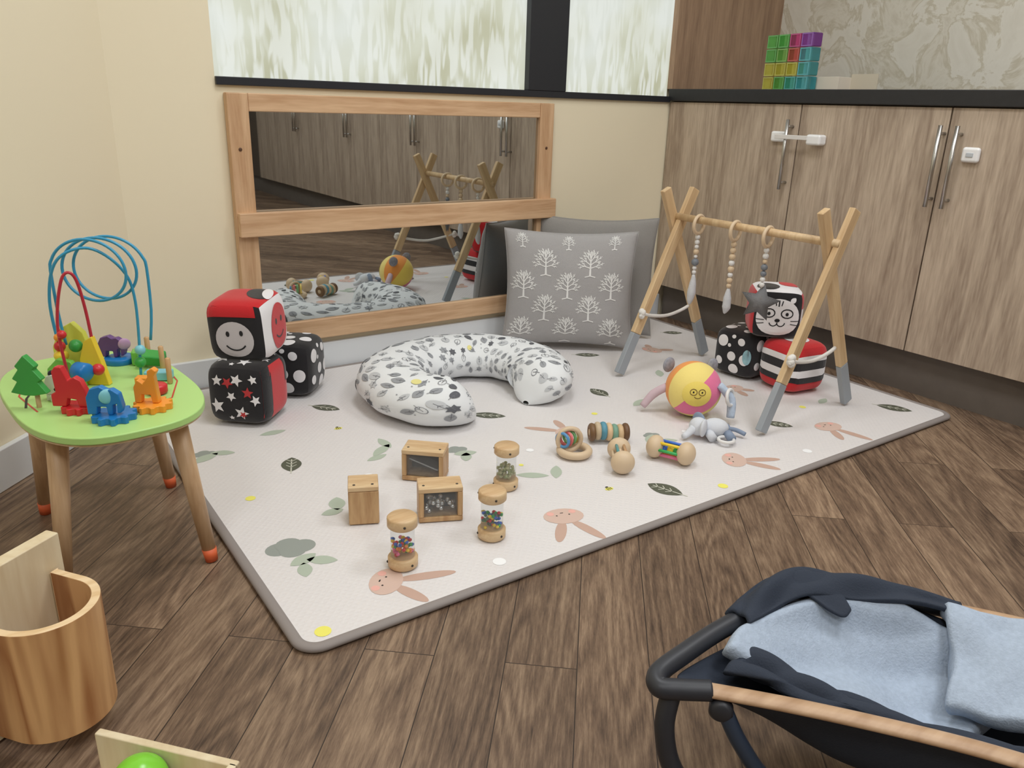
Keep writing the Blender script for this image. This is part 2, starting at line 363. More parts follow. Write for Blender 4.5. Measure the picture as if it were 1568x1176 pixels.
# ================= PLAY MAT =================
pm=group('play_mat',(0,0,0))
def rrect(x0,x1,y0,y1,r,n=8):
    p=[]
    for cx,cy,a0 in((x1-r,y1-r,0),(x0+r,y1-r,pi/2),(x0+r,y0+r,pi),(x1-r,y0+r,1.5*pi)):
        for k in range(n+1): a=a0+pi/2*k/n;p.append((cx+r*math.cos(a),cy+r*math.sin(a)))
    return p
def mat_mat():
    m=bpy.data.materials.new('mat_embossed_vinyl');m.use_nodes=True;nt=m.node_tree;b=nt.nodes['Principled BSDF'];b.inputs['Roughness'].default_value=.5
    b.inputs['Base Color'].default_value=srgb(225,221,220)
    tc=nt.nodes.new('ShaderNodeTexCoord');hs=[]
    for a in(.785,-.785):
        mp=nt.nodes.new('ShaderNodeMapping');mp.inputs['Rotation'].default_value=(0,0,a);nt.links.new(tc.outputs['Object'],mp.inputs[0])
        w=nt.nodes.new('ShaderNodeTexWave');w.inputs['Scale'].default_value=28;nt.links.new(mp.outputs[0],w.inputs[0]);hs.append(w)
    mx=nt.nodes.new('ShaderNodeMath');mx.operation='MAXIMUM';nt.links.new(hs[0].outputs['Fac'],mx.inputs[0]);nt.links.new(hs[1].outputs['Fac'],mx.inputs[1])
    bp=nt.nodes.new('ShaderNodeBump');bp.inputs['Strength'].default_value=.4;bp.inputs['Distance'].default_value=.0012
    nt.links.new(mx.outputs[0],bp.inputs['Height']);nt.links.new(bp.outputs[0],b.inputs['Normal']);return m
MX0,MX1,MY0,MY1=.345,2.345,1.03,2.34
prism('mat_body',rrect(MX0,MX1,MY0,MY1,.035),.012,mat_mat(),pm,bevel=.004)
tube('piping',[(x,y,.0074) for x,y in rrect(MX0,MX1,MY0,MY1,.035)],.0105,M('mat_piping_grey',(144,136,132),.7),pm,closed=True,n=12,flat=.7)
fm=lambda z:(lambda x,y:(x,y,z))
rab=M('print_rabbit',(212,184,170),.6);rab2=M('print_rabbit_dark',(198,166,150),.6);gre=M('print_green',(178,189,172),.6);dk=M('print_dark_leaf',(88,91,76),.6)
gry=M('print_grey',(150,156,150),.6);yel=M('print_yellow',(240,234,110),.6);wht=M('print_white',(246,247,248),.6);blk=M('print_black',(40,36,34),.6);vein=M('print_vein',(205,205,190),.6)
def capsule_to(x0,y0,x1,y1,w):
    L=math.hypot(x1-x0,y1-y0)/2;return ((x0+x1)/2,(y0+y1)/2,ell(L,w,math.atan2(y1-y0,x1-x0)))
heads=[];ears=[];cheek=[];eyes=[]
for (hx,hy_,e1,e2,r) in [(.54,1.135,(.665,1.095),(.575,1.04),.034),(.97,1.155,(.895,1.075),(.985,1.035),.036),(1.27,1.515,(1.185,1.60),(1.29,1.60),.034),(1.52,1.155,(1.625,1.095),(1.575,1.055),.034),(1.93,1.165,(1.95,1.04),(1.88,1.085),.034),(2.02,1.96,(2.09,1.92),(2.05,2.02),.032),(1.95,1.52,(1.99,1.47),(1.93,1.45),.03)]:
    a=math.atan2((e1[1]+e2[1])/2-hy_,(e1[0]+e2[0])/2-hx)
    heads.append((hx,hy_,ell(r*.9,r*1.25,a)))
    for e in(e1,e2):
        d=Vector((e[0]-hx,e[1]-hy_));s=Vector((hx,hy_))+d.normalized()*r*.6
        ears.append(capsule_to(s.x,s.y,e[0],e[1],.012))
    px,py=-math.sin(a),math.cos(a)
    for s in(-1,1):
        cheek.append((hx+px*s*r*.7-math.cos(a)*r*.4,hy_+py*s*r*.7-math.sin(a)*r*.4,ell(.008,.008)))
        eyes.append((hx+px*s*r*.4-math.cos(a)*r*.1,hy_+py*s*r*.4-math.sin(a)*r*.1,ell(.002,.002)))
    for s in(-.25,0,.25): eyes.append((hx-math.cos(a)*r*.35+px*s*r*.25,hy_-math.sin(a)*r*.35+py*s*r*.25,ell(.0018,.0012)))
decals('print_rabbit_ears',ears,fm(.0124),rab2,pm,rings=1)
decals('print_rabbit_heads',heads,fm(.0126),rab,pm,rings=1)
decals('print_rabbit_cheeks',cheek,fm(.0128),M('print_cheek',(234,178,166),.6),pm,rings=1)
decals('print_rabbit_eyes',eyes,fm(.0129),blk,pm,rings=1)
dl_=[(.569,1.70,1.2,.04,.024),(.783,2.01,-.9,.045,.022),(1.25,1.13,1.9,.045,.026),(1.55,1.71,1.6,.04,.024),(1.77,2.03,-.6,.045,.02),(2.24,1.15,-1.1,.05,.026),(1.15,1.725,-.7,.05,.022),(1.82,1.25,-1,.04,.02),(2.26,2.09,-.6,.04,.02)]
decals('print_dark_leaves',[(x,y,leafp(L,w,a)) for x,y,a,L,w in dl_],fm(.0125),dk,pm,rings=1)
vs=[]
for x,y,a,L,w in dl_:
    c,s=math.cos(a),math.sin(a)
    f=lambda u,v:(x+u*c-v*s,y+u*s+v*c)
    vs.append(([f(-L*1.25,0),f(L*.7,0)],.003))
    for t in(-.4,0,.4):
        vs.append(([f(t*L,0),f(t*L+.012,.012)],.002));vs.append(([f(t*L,0),f(t*L+.012,-.012)],.002))
strips('print_leaf_veins',vs,fm(.0128),vein,pm,seg=1)
gl=[(.789,1.665,.6,.04,.014),(.815,1.70,1.6,.035,.013),(.76,1.63,.2,.03,.012),(.44,1.285,.3,.03,.016),(.47,1.265,-.6,.03,.015),(.43,1.25,1.3,.025,.014),(1.09,1.335,.9,.035,.014),(1.03,1.35,-.6,.04,.014),(.583,1.46,1.2,.03,.018),(.56,1.43,0,.025,.014),(.96,1.54,-.3,.03,.016),(.95,1.52,1,.025,.014),(1.43,1.36,.7,.035,.016),(1.46,1.33,-.4,.03,.014),(.404,1.84,.4,.04,.016),(.45,1.85,-.5,.03,.014),(.596,1.91,0,.035,.014),(1.60,1.58,.3,.04,.016),(1.85,1.75,.9,.035,.014),(1.65,2.12,.3,.03,.012),(2.1,1.3,.3,.03,.012)]
decals('print_green_leaves',[(x,y,leafp(L,w,a)) for x,y,a,L,w in gl],fm(.0125),gre,pm,rings=1)
ap=[]
for x,y,s in((.435,1.34,1.0),(.951,1.57,.6),(.41,1.865,.6),(1.45,1.38,.5)):
    for dx,dy in((-.022,.004),(.022,-.006),(0,.012),(0,-.014)): ap.append((x+dx*s,y+dy*s,ell(.026*s,.024*s)))
for i,q in enumerate(ap): decals('print_grey_fruit_%d'%i,[q],fm(.0121+.00012*(i%4)),gry,pm,rings=1)
decals('print_yellow_dots',[(x,y,ell(r,r)) for x,y,r in((.388,1.06,.014),(.433,1.58,.011),(1.38,1.07,.012),(1.42,1.58,.009),(.961,1.84,.008),(1.04,1.41,.006),(2.0,1.30,.01))],fm(.0126),yel,pm,rings=1)
decals('print_white_dots',[(x,y,ell(r,r)) for x,y,r in((.753,1.08,.013),(1.73,1.09,.012),(1.11,1.47,.01),(.70,1.55,.01),(1.55,1.35,.01))],fm(.0126),wht,pm,rings=1)
bee=[];beey=[]
for x,y in((1.14,1.20),(.753,1.85)):
    beey.append((x,y,ell(.011,.007)))
    for d in(-.005,0,.005): bee.append((x+d,y,ell(.0012,.006)))
    bee.append((x,y+.009,ell(.004,.003)))
decals('print_bees',beey,fm(.0126),yel,pm,rings=1);decals('print_bee_stripes',bee,fm(.0129),blk,pm,rings=1)
MZ=.0140
# ================= NURSING PILLOW =================
npw=group('nursing_pillow',(1.2,1.93,MZ))
sp=[Vector(p) for p in((1.105,1.725),(1.005,1.755),(.957,1.86),(.985,1.99),(1.10,2.078),(1.25,2.088),(1.37,2.015),(1.41,1.89),(1.368,1.775),(1.288,1.735))]
def cat(P,t):
    t=max(0,min(.99999,t))*(len(P)-1);i=int(t);u=t-i
    p1=P[i];p2=P[i+1];p0=P[i-1] if i>0 else p1*2-p2;p3=P[i+2] if i+2<len(P) else p2*2-p1
    return .5*((2*p1)+(p2-p0)*u+(2*p0-5*p1+4*p2-p3)*u*u+(3*p1-p0-3*p2+p3)*u**3)
def prad(t):
    e=min(t,1-t)/.115
    base=.097+.009*math.sin(pi*t)
    return base*(1 if e>=1 else math.sqrt(max(0,1-(1-e)**2)))
def pmap(t,a,off=0):
    c=cat(sp,t);d=cat(sp,min(1,t+.01))-cat(sp,max(0,t-.01));d.normalize();n=Vector((-d.y,d.x))
    r=prad(t);rr=r+off
    w=1+.03*math.sin(a*5+t*30)*math.sin(t*25)*.4+.012*math.sin(t*70+2*a)
    x=math.cos(a)*rr*w;zz=math.sin(a)*(min(rr*.7,.065+off))*w
    zz=zz+min(r*.7,.065)*.93
    return (c.x+n.x*x-1.2,c.y+n.y*x-1.93,max(zz,.0))
V=[];F=[];NT,NA=90,28
for i in range(NT+1):
    for k in range(NA): V.append(pmap(.0005+.999*i/NT,2*pi*k/NA))
for i in range(NT):
    for k in range(NA): F.append((i*NA+k,(i+1)*NA+k,(i+1)*NA+(k+1)%NA,i*NA+(k+1)%NA))
mk('pillow_body',V,F,M('pillow_cotton',(232,235,237),.85,bump=.3,bscale=25),npw,smooth=True)
LT=1.05
dg=[];mg_=[];lg=[];stm=[];stl=[]
random.seed(3)
pts=[];tries=0
while len(pts)<230 and tries<9000:
    tries+=1
    t=random.uniform(.03,.97);a=random.uniform(-.3,pi+.3);x=t*LT;y=a*.085
    if all(math.hypot(x-p[0],y-p[1])>.028 for p in pts): pts.append((x,y))
for i,(x,y) in enumerate(pts):
    a=random.uniform(0,2*pi);ty=i%6;s=random.uniform(.85,1.15)
    tgt=random.choice([dg,mg_,mg_,mg_,lg,lg])
    if ty==0: tgt.append((x,y,leafp(.016*s,.007*s,a)))
    elif ty==1: tgt.append((x,y,ell(.011*s,.009*s,a)))
    elif ty==2: lg.append((x,y,ell(.015*s,.012*s,a)))
    elif ty==3: tgt.append((x,y,starp(.013*s,.008*s,6)))
    elif ty==4: mg_.append((x,y,leafp(.016*s,.010*s,a)))
    else:
        stl.append(([(x+.012*s*math.cos(q)*math.cos(a)-.009*s*math.sin(q)*math.sin(a),y+.012*s*math.cos(q)*math.sin(a)+.009*s*math.sin(q)*math.cos(a)) for q in [2*pi*k/12 for k in range(13)]],.0014))
    stm.append(([(x-.005*math.cos(a),y-.005*math.sin(a)),(x+.019*math.cos(a),y+.019*math.sin(a))],.0013))
    for q in(-.5,.5): stm.append(([(x+.004*math.cos(a),y+.004*math.sin(a)),(x+.010*math.cos(a+q),y+.010*math.sin(a+q))],.001))
for i in range(90): x=random.uniform(.03,1.0);y=random.uniform(-.03,.3);mg_.append((x,y,ell(.002,.002,0,8)))
pf=lambda o:(lambda x,y:pmap(x/LT,y/.085,o))
decals('print_dark_motifs',dg,pf(.0014),M('motif_dark',(98,100,106),.8),npw,rings=3)
decals('print_mid_motifs',mg_,pf(.0013),M('motif_mid',(158,161,166),.8),npw,rings=3)
decals('print_light_motifs',lg,pf(.0012),M('motif_light',(198,201,204),.8),npw,rings=3)
decals('print_yellow_motif',[(.16,.10,ell(.012,.010)),(.62,.2,ell(.008,.01))],pf(.0015),M('motif_yellow',(232,224,150),.8),npw,rings=3)
strips('print_stems',stm+stl,pf(.0018),M('motif_line',(120,122,128),.8),npw,seg=2)
# ================= CUSHIONS =================
def cushion(name,loc,rz,lean,w,h,T,mat,pip=None,trees=None):
    g=group(name,loc,rot=(math.radians(-lean),0,rz))
    def f(u,v,side=1,off=0):
        pin=1-.075*(1-v*v);pin2=1-.075*(1-u*u)
        th=T*max(0,(1-u*u)*(1-v*v))**.42
        th+=.0035*math.sin(6*u+3*v)*math.sin(5*v-2*u)*(1-u*u)*(1-v*v)
        th+=.003*math.sin(14*u*v+2*u)*(u*u*v*v)*(1-u**8)*(1-v**8)*2
        return (u*w/2*pin,-side*(th+off),h/2+v*h/2*pin2)
    N=28;V=[];F=[]
    for s in(1,-1):
        b=len(V)
        for i in range(N+1):
            for j in range(N+1):
                u=math.sin(pi/2*(-1+2*i/N));v=math.sin(pi/2*(-1+2*j/N));V.append(f(u,v,s))
        for i in range(N):
            for j in range(N):
                q=(b+i*(N+1)+j,b+(i+1)*(N+1)+j,b+(i+1)*(N+1)+j+1,b+i*(N+1)+j+1);F.append(q if s==1 else q[::-1])
    mk('cover',V,F,mat,g,smooth=True)
    edge=[]
    for u,v in [(-1+2*k/16,-1) for k in range(16)]+[(1,-1+2*k/16) for k in range(16)]+[(1-2*k/16,1) for k in range(16)]+[(-1,1-2*k/16) for k in range(16)]:
        edge.append(f(u,v))
    tube('seam',edge,.0028,pip or mat,g,closed=True,n=8)
    if trees:
        L=[];rd=random.Random(5)
        for tx,ty,s in trees:
            L.append(([(tx,ty-.048*s),(tx,ty+.035*s)],(.0078*s,.003*s)))
            L.append(([(tx-.020*s,ty-.051*s),(tx,ty-.046*s),(tx+.020*s,ty-.051*s)],.004))
            def br(x,y,a,l,w,dep):
                ex,ey=x+l*math.cos(a),y+l*math.sin(a)
                L.append(([(x,y),(ex,ey)],(w,w*.75)))
                if dep:
                    for da in(-.55,0.05,.6): br(x+(ex-x)*(.62 if da<0 else .8 if da>.3 else 1),y+(ey-y)*(.62 if da<0 else .8 if da>.3 else 1),a+da,l*.52,w*.78,dep-1)
            for k,(y0,an,ln) in enumerate([(-.018,.32,.030),(-.006,.62,.029),(.006,.95,.026),(.016,1.25,.020)]):
                for sg in(0,1):
                    br(tx,ty+y0*s,an if sg==0 else pi-an,ln*s,.0040*s,2)
        fm2=lambda x,y:f(max(-1,min(1,x/(w/2))),max(-1,min(1,y/(h/2))),1,.0012)
        strips('tree_print',L,fm2,M('tree_print_white',(232,232,230),.85),g,seg=2)
    return g
tr=[]
for r,row in enumerate([-.15,-.066,.018,.102,.175]):
    for c in range(-2,3):
        x=.165*c+(.082 if r%2 else 0)-.01
        if abs(x)<.19: tr.append((x,row,1.0 if r<4 else .5))
gl1=M('cushion_grey_linen',(170,168,168),.9,bump=.5,bscale=500,var=.05,vscale=300)
gl2=M('cushion_dark_linen',(150,147,143),.9,bump=.6,bscale=500,var=.08,vscale=300)
cushion('tree_print_cushion',(1.745,2.118,MZ+.012),-yaw,7,.470,.412,.06,gl1,None,tr)
cushion('linen_cushion',(1.935,2.195,MZ+.012),-yaw,4,.44,.44,.045,gl2)
# ================= SOFT CUBES =================
blackc=M('plush_black',(22,20,24),.9,sheen=.3,bump=.2,bscale=300);redc=M('plush_red',(200,26,34),.9,sheen=.3,bump=.2,bscale=300);whitec=M('plush_white',(236,234,236),.9,sheen=.3,bump=.2,bscale=300)
pinkc=M('plush_grey_white',(208,204,208),.9)
FD={'-y':((1,0,0),(0,0,1),(0,-1,0)),'+x':((0,1,0),(0,0,1),(1,0,0)),'+y':((-1,0,0),(0,0,1),(0,1,0)),'-x':((0,-1,0),(0,0,1),(-1,0,0)),'+z':((1,0,0),(0,1,0),(0,0,1)),'-z':((1,0,0),(0,-1,0),(0,0,-1))}
EX=5.2
def cmap(face,half,off=0):
    A,B,Nn=[Vector(k) for k in FD[face]]
    def f(u,v):
        p=A*u+B*v+Nn;q=(abs(p.x)**EX+abs(p.y)**EX+abs(p.z)**EX)**(1/EX)
        p=p/q
        n=Vector((math.copysign(abs(p.x)**(EX-1),p.x),math.copysign(abs(p.y)**(EX-1),p.y),math.copysign(abs(p.z)**(EX-1),p.z))).normalized()
        return tuple(p*half+n*off)
    return f
def softcube(name,loc,rz,faces,half=.078,tilt=(0,0),dec=(),parent=None):
    g=group(name,loc,rot=(tilt[0],tilt[1],rz))
    if parent is not None: g.parent=parent
    N=14
    for fc in FD:
        m=cmap(fc,half);V=[];F=[]
        for i in range(N+1):
            for j in range(N+1): V.append(m(math.tan(pi/4*(-1+2*i/N)),math.tan(pi/4*(-1+2*j/N))))
        for i in range(N):
            for j in range(N): F.append((i*(N+1)+j,(i+1)*(N+1)+j,(i+1)*(N+1)+j+1,i*(N+1)+j+1))
        mk('face_'+fc.replace('+','p').replace('-','n'),V,F,faces.get(fc,blackc),g,smooth=True)
    for n_,fc,kind,items,mat,off in dec:
        (decals if kind=='d' else strips)(n_,items,cmap(fc,half,off),mat,g)
    return g
stA=[(-.55,.5,starp(.2,.09)),(.1,.55,starp(.22,.1,a0=1.2)),(.65,.6,starp(.17,.08,a0=1.9)),(-.1,.0,starp(.17,.08,a0=.9)),(-.6,-.35,starp(.27,.12,a0=1.8)),(.2,-.55,starp(.25,.11,a0=1.3)),(.7,-.1,starp(.2,.09,a0=2)),(-.15,-.75,starp(.1,.05))]
stR=[(-.2,.45,starp(.2,.09,a0=1)),(.45,.15,starp(.2,.09,a0=1.5)),(.25,-.6,starp(.14,.06,a0=1))]
redp=M('plush_dusty_red',(190,60,62),.9)
G1=group('stacked_soft_activity_cubes',(.615,2.085,MZ))
def rect(x0,x1,y0,y1,n=6):
    cx,cy=(x0+x1)/2,(y0+y1)/2;p=[]
    for k in range(n): p.append((x0+(x1-x0)*k/n,y0))
    for k in range(n): p.append((x1,y0+(y1-y0)*k/n))
    for k in range(n): p.append((x1-(x1-x0)*k/n,y1))
    for k in range(n): p.append((x0,y1-(y1-y0)*k/n))
    return (cx,cy,[(a-cx,b-cy) for a,b in p])
softcube('star_cube',(-.03,-.033,.086),math.radians(-43),{'+x':redc,'+z':blackc},half=.084,parent=G1,dec=[('white_stars','-y','d',stA,whitec,.0012),('red_stars','-y','d',stR,redp,.0016),('black_band','+x','d',[rect(-1,-.45,-1,1)],blackc,.001),('red_patch','+x','d',[rect(.55,1,.1,1)],blackc,.001),('top_stars','+z','d',stA,whitec,.0012)])
dots=[(-.5,.5,ell(.26,.26)),(.4,.6,ell(.17,.17)),(.0,-.1,ell(.2,.2)),(.62,-.15,ell(.24,.24)),(-.6,-.4,ell(.18,.18)),(.15,-.65,ell(.24,.24)),(.0,.78,ell(.1,.1)),(-.15,.35,ell(.08,.08))]
softcube('dot_cube',(.145,.112,.083),math.radians(-40),{'+z':blackc},parent=G1,half=.081,dec=[('dots_f','-y','d',dots,whitec,.0012),('dots_r','+x','d',dots,whitec,.0012),('dots_t','+z','d',dots,whitec,.0012)])
def smile(cx,cy,R,w=.05,mat=None,a0=-2.5,a1=-.6): 
    return ([(cx+R*math.cos(a0+(a1-a0)*k/8),cy+R*math.sin(a0+(a1-a0)*k/8)) for k in range(9)],w)
softcube('smiley_cube',(-.008,.003,.249),math.radians(-41),{'+x':whitec,'+z':redc},parent=G1,tilt=(.06,-.03),half=.084,dec=[
 ('grey_disc','-y','d',[(-.02,-.2,ell(.62,.6,0,28))],pinkc,.0012),('smile','-y','s',[smile(0,-.15,.38)],blackc,.002),('eyes','-y','d',[(-.22,.0,ell(.06,.09)),(.22,.03,ell(.06,.09))],blackc,.002),('red_band','-y','d',[rect(-1,.75,.55,1)],redc,.001),
 ('red_oval','+x','d',[(.08,-.05,ell(.6,.78,0,28))],redc,.0012),('smile2','+x','s',[smile(.05,-.05,.34)],blackc,.002),('eyes2','+x','d',[(-.15,.17,ell(.06,.1)),(.25,.17,ell(.06,.1))],blackc,.002),('black_top','+z','d',[(.45,.1,ell(.36,.6,.5,24))],blackc,.001),('white_top','+z','d',[(.75,.2,ell(.2,.5,.3,24))],whitec,.0015)])
G2=group('stacked_plush_activity_cubes',(2.108,1.528,MZ))
iri=M('foil_patch',(150,190,200),.15,.8,var=.5,vscale=60)
softcube('spotted_cube',(-.008,.083,.080),math.radians(6),{},parent=G2,dec=[('dots_f','-y','d',dots,whitec,.0012),('dots_l','-x','d',dots,whitec,.0012),('dots_t','+z','d',dots,whitec,.0012),('foil','-x','d',[(.75,.0,ell(.22,.34))],iri,.002)])
sd=[]
for fc in('-y','-x','+x','+y'):
    sd+= [('white_band',fc,'d',[rect(-1,1,.35,.6)],whitec,.0012),('black_band',fc,'d',[rect(-1,1,.0,.35)],blackc,.0012),('white_band2',fc,'d',[rect(-1,1,-.3,0)],whitec,.0012),('black_band2',fc,'d',[rect(-1,1,-.55,-.3)],blackc,.0012)]
softcube('striped_cube',(.012,-.09,.080),math.radians(-8),{f:redc for f in FD},parent=G2,dec=sd+[('white_top','+z','d',[(0,0,ell(.5,.5))],whitec,.0012)])
circ=lambda cx,cy,a,b,n=14:[(cx+a*math.cos(t),cy+b*math.sin(t)) for t in [2*pi*k/n for k in range(n+1)]]
pan=[('ears','-y','d',[(-.55,.70,ell(.26,.24)),(.55,.70,ell(.26,.24))],blackc,.0008),('patch','-y','d',[(0,-.1,ell(.86,.76,0,28))],whitec,.0012),('ear_in','-y','d',[(-.52,.62,leafp(.16,.10,2.2)),(.52,.62,leafp(.16,.10,.9))],whitec,.0016),
 ('eye_rings','-y','s',[(circ(.34,.08,.22,.17),.045),(circ(-.34,.08,.22,.17),.045)],blackc,.0018),('pupils','-y','d',[(-.34,.06,ell(.06,.07)),(.34,.06,ell(.06,.07)),(0,-.2,ell(.1,.07))],blackc,.002),('mouth','-y','s',[smile(-.14,-.28,.15,.04,a0=-3,a1=0),smile(.14,-.28,.15,.04,a0=-3,a1=0),([(0,.6),(0,.35)],.05),([(-.14,.58),(-.1,.38)],.04),([(.14,.58),(.1,.38)],.04),([(-.84,-.2),(-.5,-.2)],.03),([(-.8,-.38),(-.5,-.32)],.03),([(.84,-.2),(.5,-.2)],.03),([(.8,-.38),(.5,-.32)],.03)],blackc,.0018)]
softcube('panda_cube',(.0,.0,.236),math.radians(-44),{'-y':blackc,'-x':redc,'+z':whitec,'+x':redc,'+y':whitec,'-z':blackc},parent=G2,half=.080,dec=pan+[('side_white','+x','d',[rect(-1,.1,-.8,.3)],whitec,.001),('top_red','+z','d',[(.5,.3,ell(.4,.5))],redc,.001),('top_black','+z','d',[(-.4,-.3,ell(.45,.5))],blackc,.001)])
# ================= BABY GYM =================
pine=wood('pine_leg',(222,194,152),(196,162,120),axis=2,scale=16,stretch=14,rings=.45)
greyp=M('grey_dip_paint',(156,162,168),.6)
gy=group('wooden_baby_gym',(1.92,1.52,MZ))
def leg(n,p0,p1,yoff):
    p0=Vector(p0);p1=Vector(p1);d=(p1-p0).normalized();L=(p1-p0).length
    ang_=math.atan2(d.x,d.z)
    def seg(nm,a,b,mat):
        c=p0+d*((a+b)/2);return box(nm,(c.x,c.y+yoff,c.z),(.034,.019,b-a),mat,gy,rot=(0,ang_,0),bevel=.003)
    seg(n+'_dip',.004,.145,greyp);seg(n+'_wood',.145,L,pine)
rope=M('white_rope',(228,225,219),.9,bump=.6,bscale=300)
for nm,y,s in(('far',.283,1),('near',-.287,-1)):
    leg('leg_%s_1'%nm,(-.215,y,.006),(.055,y,.592),-.010)
    leg('leg_%s_2'%nm,(.215,y,.006),(-.055,y,.592),.011)
    tube('rope_%s'%nm,[(-.145,y-.022,.205),(-.08,y-.012,.188),(0,y,.178),(.08,y+.008,.188),(.15,y+.022,.205)],.0055,rope,gy,smooth_pts=6,n=8)
    for sx in(-.147,.15):
        balls('knot',[(sx+random.uniform(-.008,.008),y+(-.026 if sx<0 else .028)+random.uniform(-.004,.004),.205+random.uniform(-.009,.009)) for q in range(5)],.010,rope,gy,n=9)
        tube('rope_tail',[(sx,y+(-.026 if sx<0 else .028),.205),(sx+(.02 if sx>0 else -.012),y-.03 if sx<0 else y+.035,.198)],.005,rope,gy,n=8)
tube('crossbar',[(0,.305,.505),(0,-.305,.505)],.0115,pine,gy,n=20)
beadw=M('bead_natural',(216,192,160),.5);beadwh=M('bead_white',(228,227,225),.45);beadg=M('bead_grey',(120,126,134),.45)
felt=M('felt_grey',(124,124,126),.95,bump=.8,bscale=300);feltw=M('felt_white',(208,210,214),.95,bump=.6,bscale=300)
def torus(name,c,R,r,mat,parent,rot=(0,0,0),n=28):
    q=Euler(rot).to_matrix();return tube(name,[Vector(c)+q@Vector((R*math.cos(2*pi*k/n),R*math.sin(2*pi*k/n),0)) for k in range(n)],r,mat,parent,closed=True,n=10)
def pend(y,seq,kind,zend):
    torus('ring',(0,y,.505-.014),.028,.0055,beadw,gy,rot=(pi/2,0,.15))
    z=.46
    tube('cord',[(0,y,z+.005),(0,y,zend)],.0015,rope,gy,n=6)
    for m_,r in seq:
        z-=r;ball('bead',(0,y,z),r,m_,gy,n=10);z-=r*.98
    return z
z=pend(.19,[(beadwh,.008),(beadwh,.008),(beadwh,.007),(beadw,.009),(beadwh,.006),(beadg,.012),(beadwh,.007),(beadwh,.007)],0,.30)
tube('feather_drop',[(0,.19,z),(0,.19,z-.03),(.0,.192,z-.06),(0,.195,z-.085),(.003,.198,z-.10)],.01,feltw,gy,radii=[.004,.011,.014,.01,.003],smooth_pts=4)
z=pend(.045,[(beadw,.009),(beadw,.0095),(beadw,.01),(beadwh,.009),(beadw,.01),(beadwh,.008),(beadw,.009),(beadw,.008)],0,.30)
tube('feather_drop_b',[(0,.045,z),(0,.045,z-.03),(0,.045,z-.06),(0,.05,z-.08)],.01,feltw,gy,radii=[.004,.012,.013,.003],smooth_pts=4)
z=pend(-.075,[(beadwh,.008),(beadwh,.009),(beadw,.007),(beadg,.010),(beadg,.009),(beadwh,.008),(beadwh,.008)],0,.34)
sv=starp(.060,.029);V=[(0,0,.013),(0,0,-.013)];F=[]
for x,y_ in sv: V.append((x,y_,0))
for k in range(10): F.append((0,2+k,2+(k+1)%10));F.append((1,2+(k+1)%10,2+k))
mk('felt_star',V,F,felt,gy,smooth=True,loc=(0,-.075,z-.045),rot=(pi/2,.15,-yaw-.3))

# ================= MAT TOYS =================
tw=wood('toy_beech',(222,194,152),(196,158,114),axis=0,scale=20,stretch=8,rings=.4)
tw2=wood('toy_beech_dark',(204,168,122),(170,128,84),axis=2,scale=20,stretch=8,rings=.4)
darkw=M('dark_inside',(60,52,44),.6);clear=M('clear_acrylic',(240,243,244),.05,trans=.92)
clear.node_tree.nodes['Principled BSDF'].inputs['IOR'].default_value=1.08
def nr(x,y,d,z=None):
    z=MZ if z is None else z
    l=math.hypot(x,y);return (x-x/l*d,y-y/l*d,z)
def block(name,loc,rz,s,window=None):
    g=group(name,loc,rz);w,d,h=s;t=.011
    if window is None:
        box('body',(0,0,h/2-t/2),(w,d,h-t),tw2,g,bevel=.003);box('lid',(0,0,h-t/2),(w,d,t-.0006),tw,g,bevel=.002)
        for sx in(-1,1): cyl('peg',(sx*w*.3,-d*.3,h),.003,.001,darkw,g,n=12)
        return g
    box('base',(0,0,t/2),(w,d,t),tw2,g,bevel=.002);box('top',(0,0,h-t/2),(w,d,t),tw,g,bevel=.002)
    for sx in(-1,1): box('side',(sx*(w/2-t/2),0,h/2),(t,d,h-2*t),tw2,g,bevel=.002)
    box('back',(0,d/2-.006,h/2),(w-2*t,.004,h-2*t),darkw,g,bevel=0)
    box('front_panel',(0,-d/2+.006,h/2),(w-2*t,.002,h-2*t),clear,g,bevel=0)
    if window=='mesh':
        balls('bells',[(random.uniform(-w*.33,w*.33),random.uniform(-d*.3,d*.2),t+.006+random.uniform(0,.028)) for i in range(26)],.0055,M('silver_bell',(225,225,225),.2,.9),g,n=8)
    else:
        box('tilt_plate',(.0,.0,h/2),(w-2*t-.004,d*.6,.003),M('mirror_plate',(150,150,150),.2,.8),g,rot=(0,.35,0),bevel=0)
    for sx in(-1,1): cyl('peg',(sx*w*.38,-d*.2,h),.003,.001,darkw,g,n=12)
    return g
block('wooden_sound_block',nr(.619,1.40,.033),-yaw+.2,(.062,.06,.086))
block('wooden_window_block',nr(.835,1.52,.05),-yaw-.12,(.098,.062,.076),'tilt')
block('wooden_bell_block',nr(.762,1.325,.035),-yaw+.2,(.092,.055,.078),'mesh')
def shaker(name,loc,cols_,h=.105,r=.0285,rz=0):
    g=group(name,loc,rz);c=.022
    cyl('base',(0,0,c/2),r,c,tw,g,bevel=.003);cyl('cap',(0,0,h-c/2),r,c,tw,g,bevel=.003)
    lathe('clear_tube',[(r-.006,c),(r-.006,h-c)],clear,g)
    st_=[]
    for a in(0,2.1,4.2): st_+=[(r*math.cos(a-1.4),r*math.sin(a-1.4),c*.5),(r*math.cos(a-1.9),r*math.sin(a-1.9),h-c*.5)]
    balls('studs',st_,.0025,darkw,g)
    nc=len(cols_)
    for q_,m_ in enumerate(cols_):
        cs_=[]
        for i in range(60//nc):
            a=random.uniform(0,2*pi);q=math.sqrt(random.uniform(0,1))*(r-.0105);cs_.append((q*math.cos(a),q*math.sin(a),c+.004+random.uniform(0,.03)))
        balls('beads_%d'%q_,cs_,.0036,m_,g,n=6)
    return g
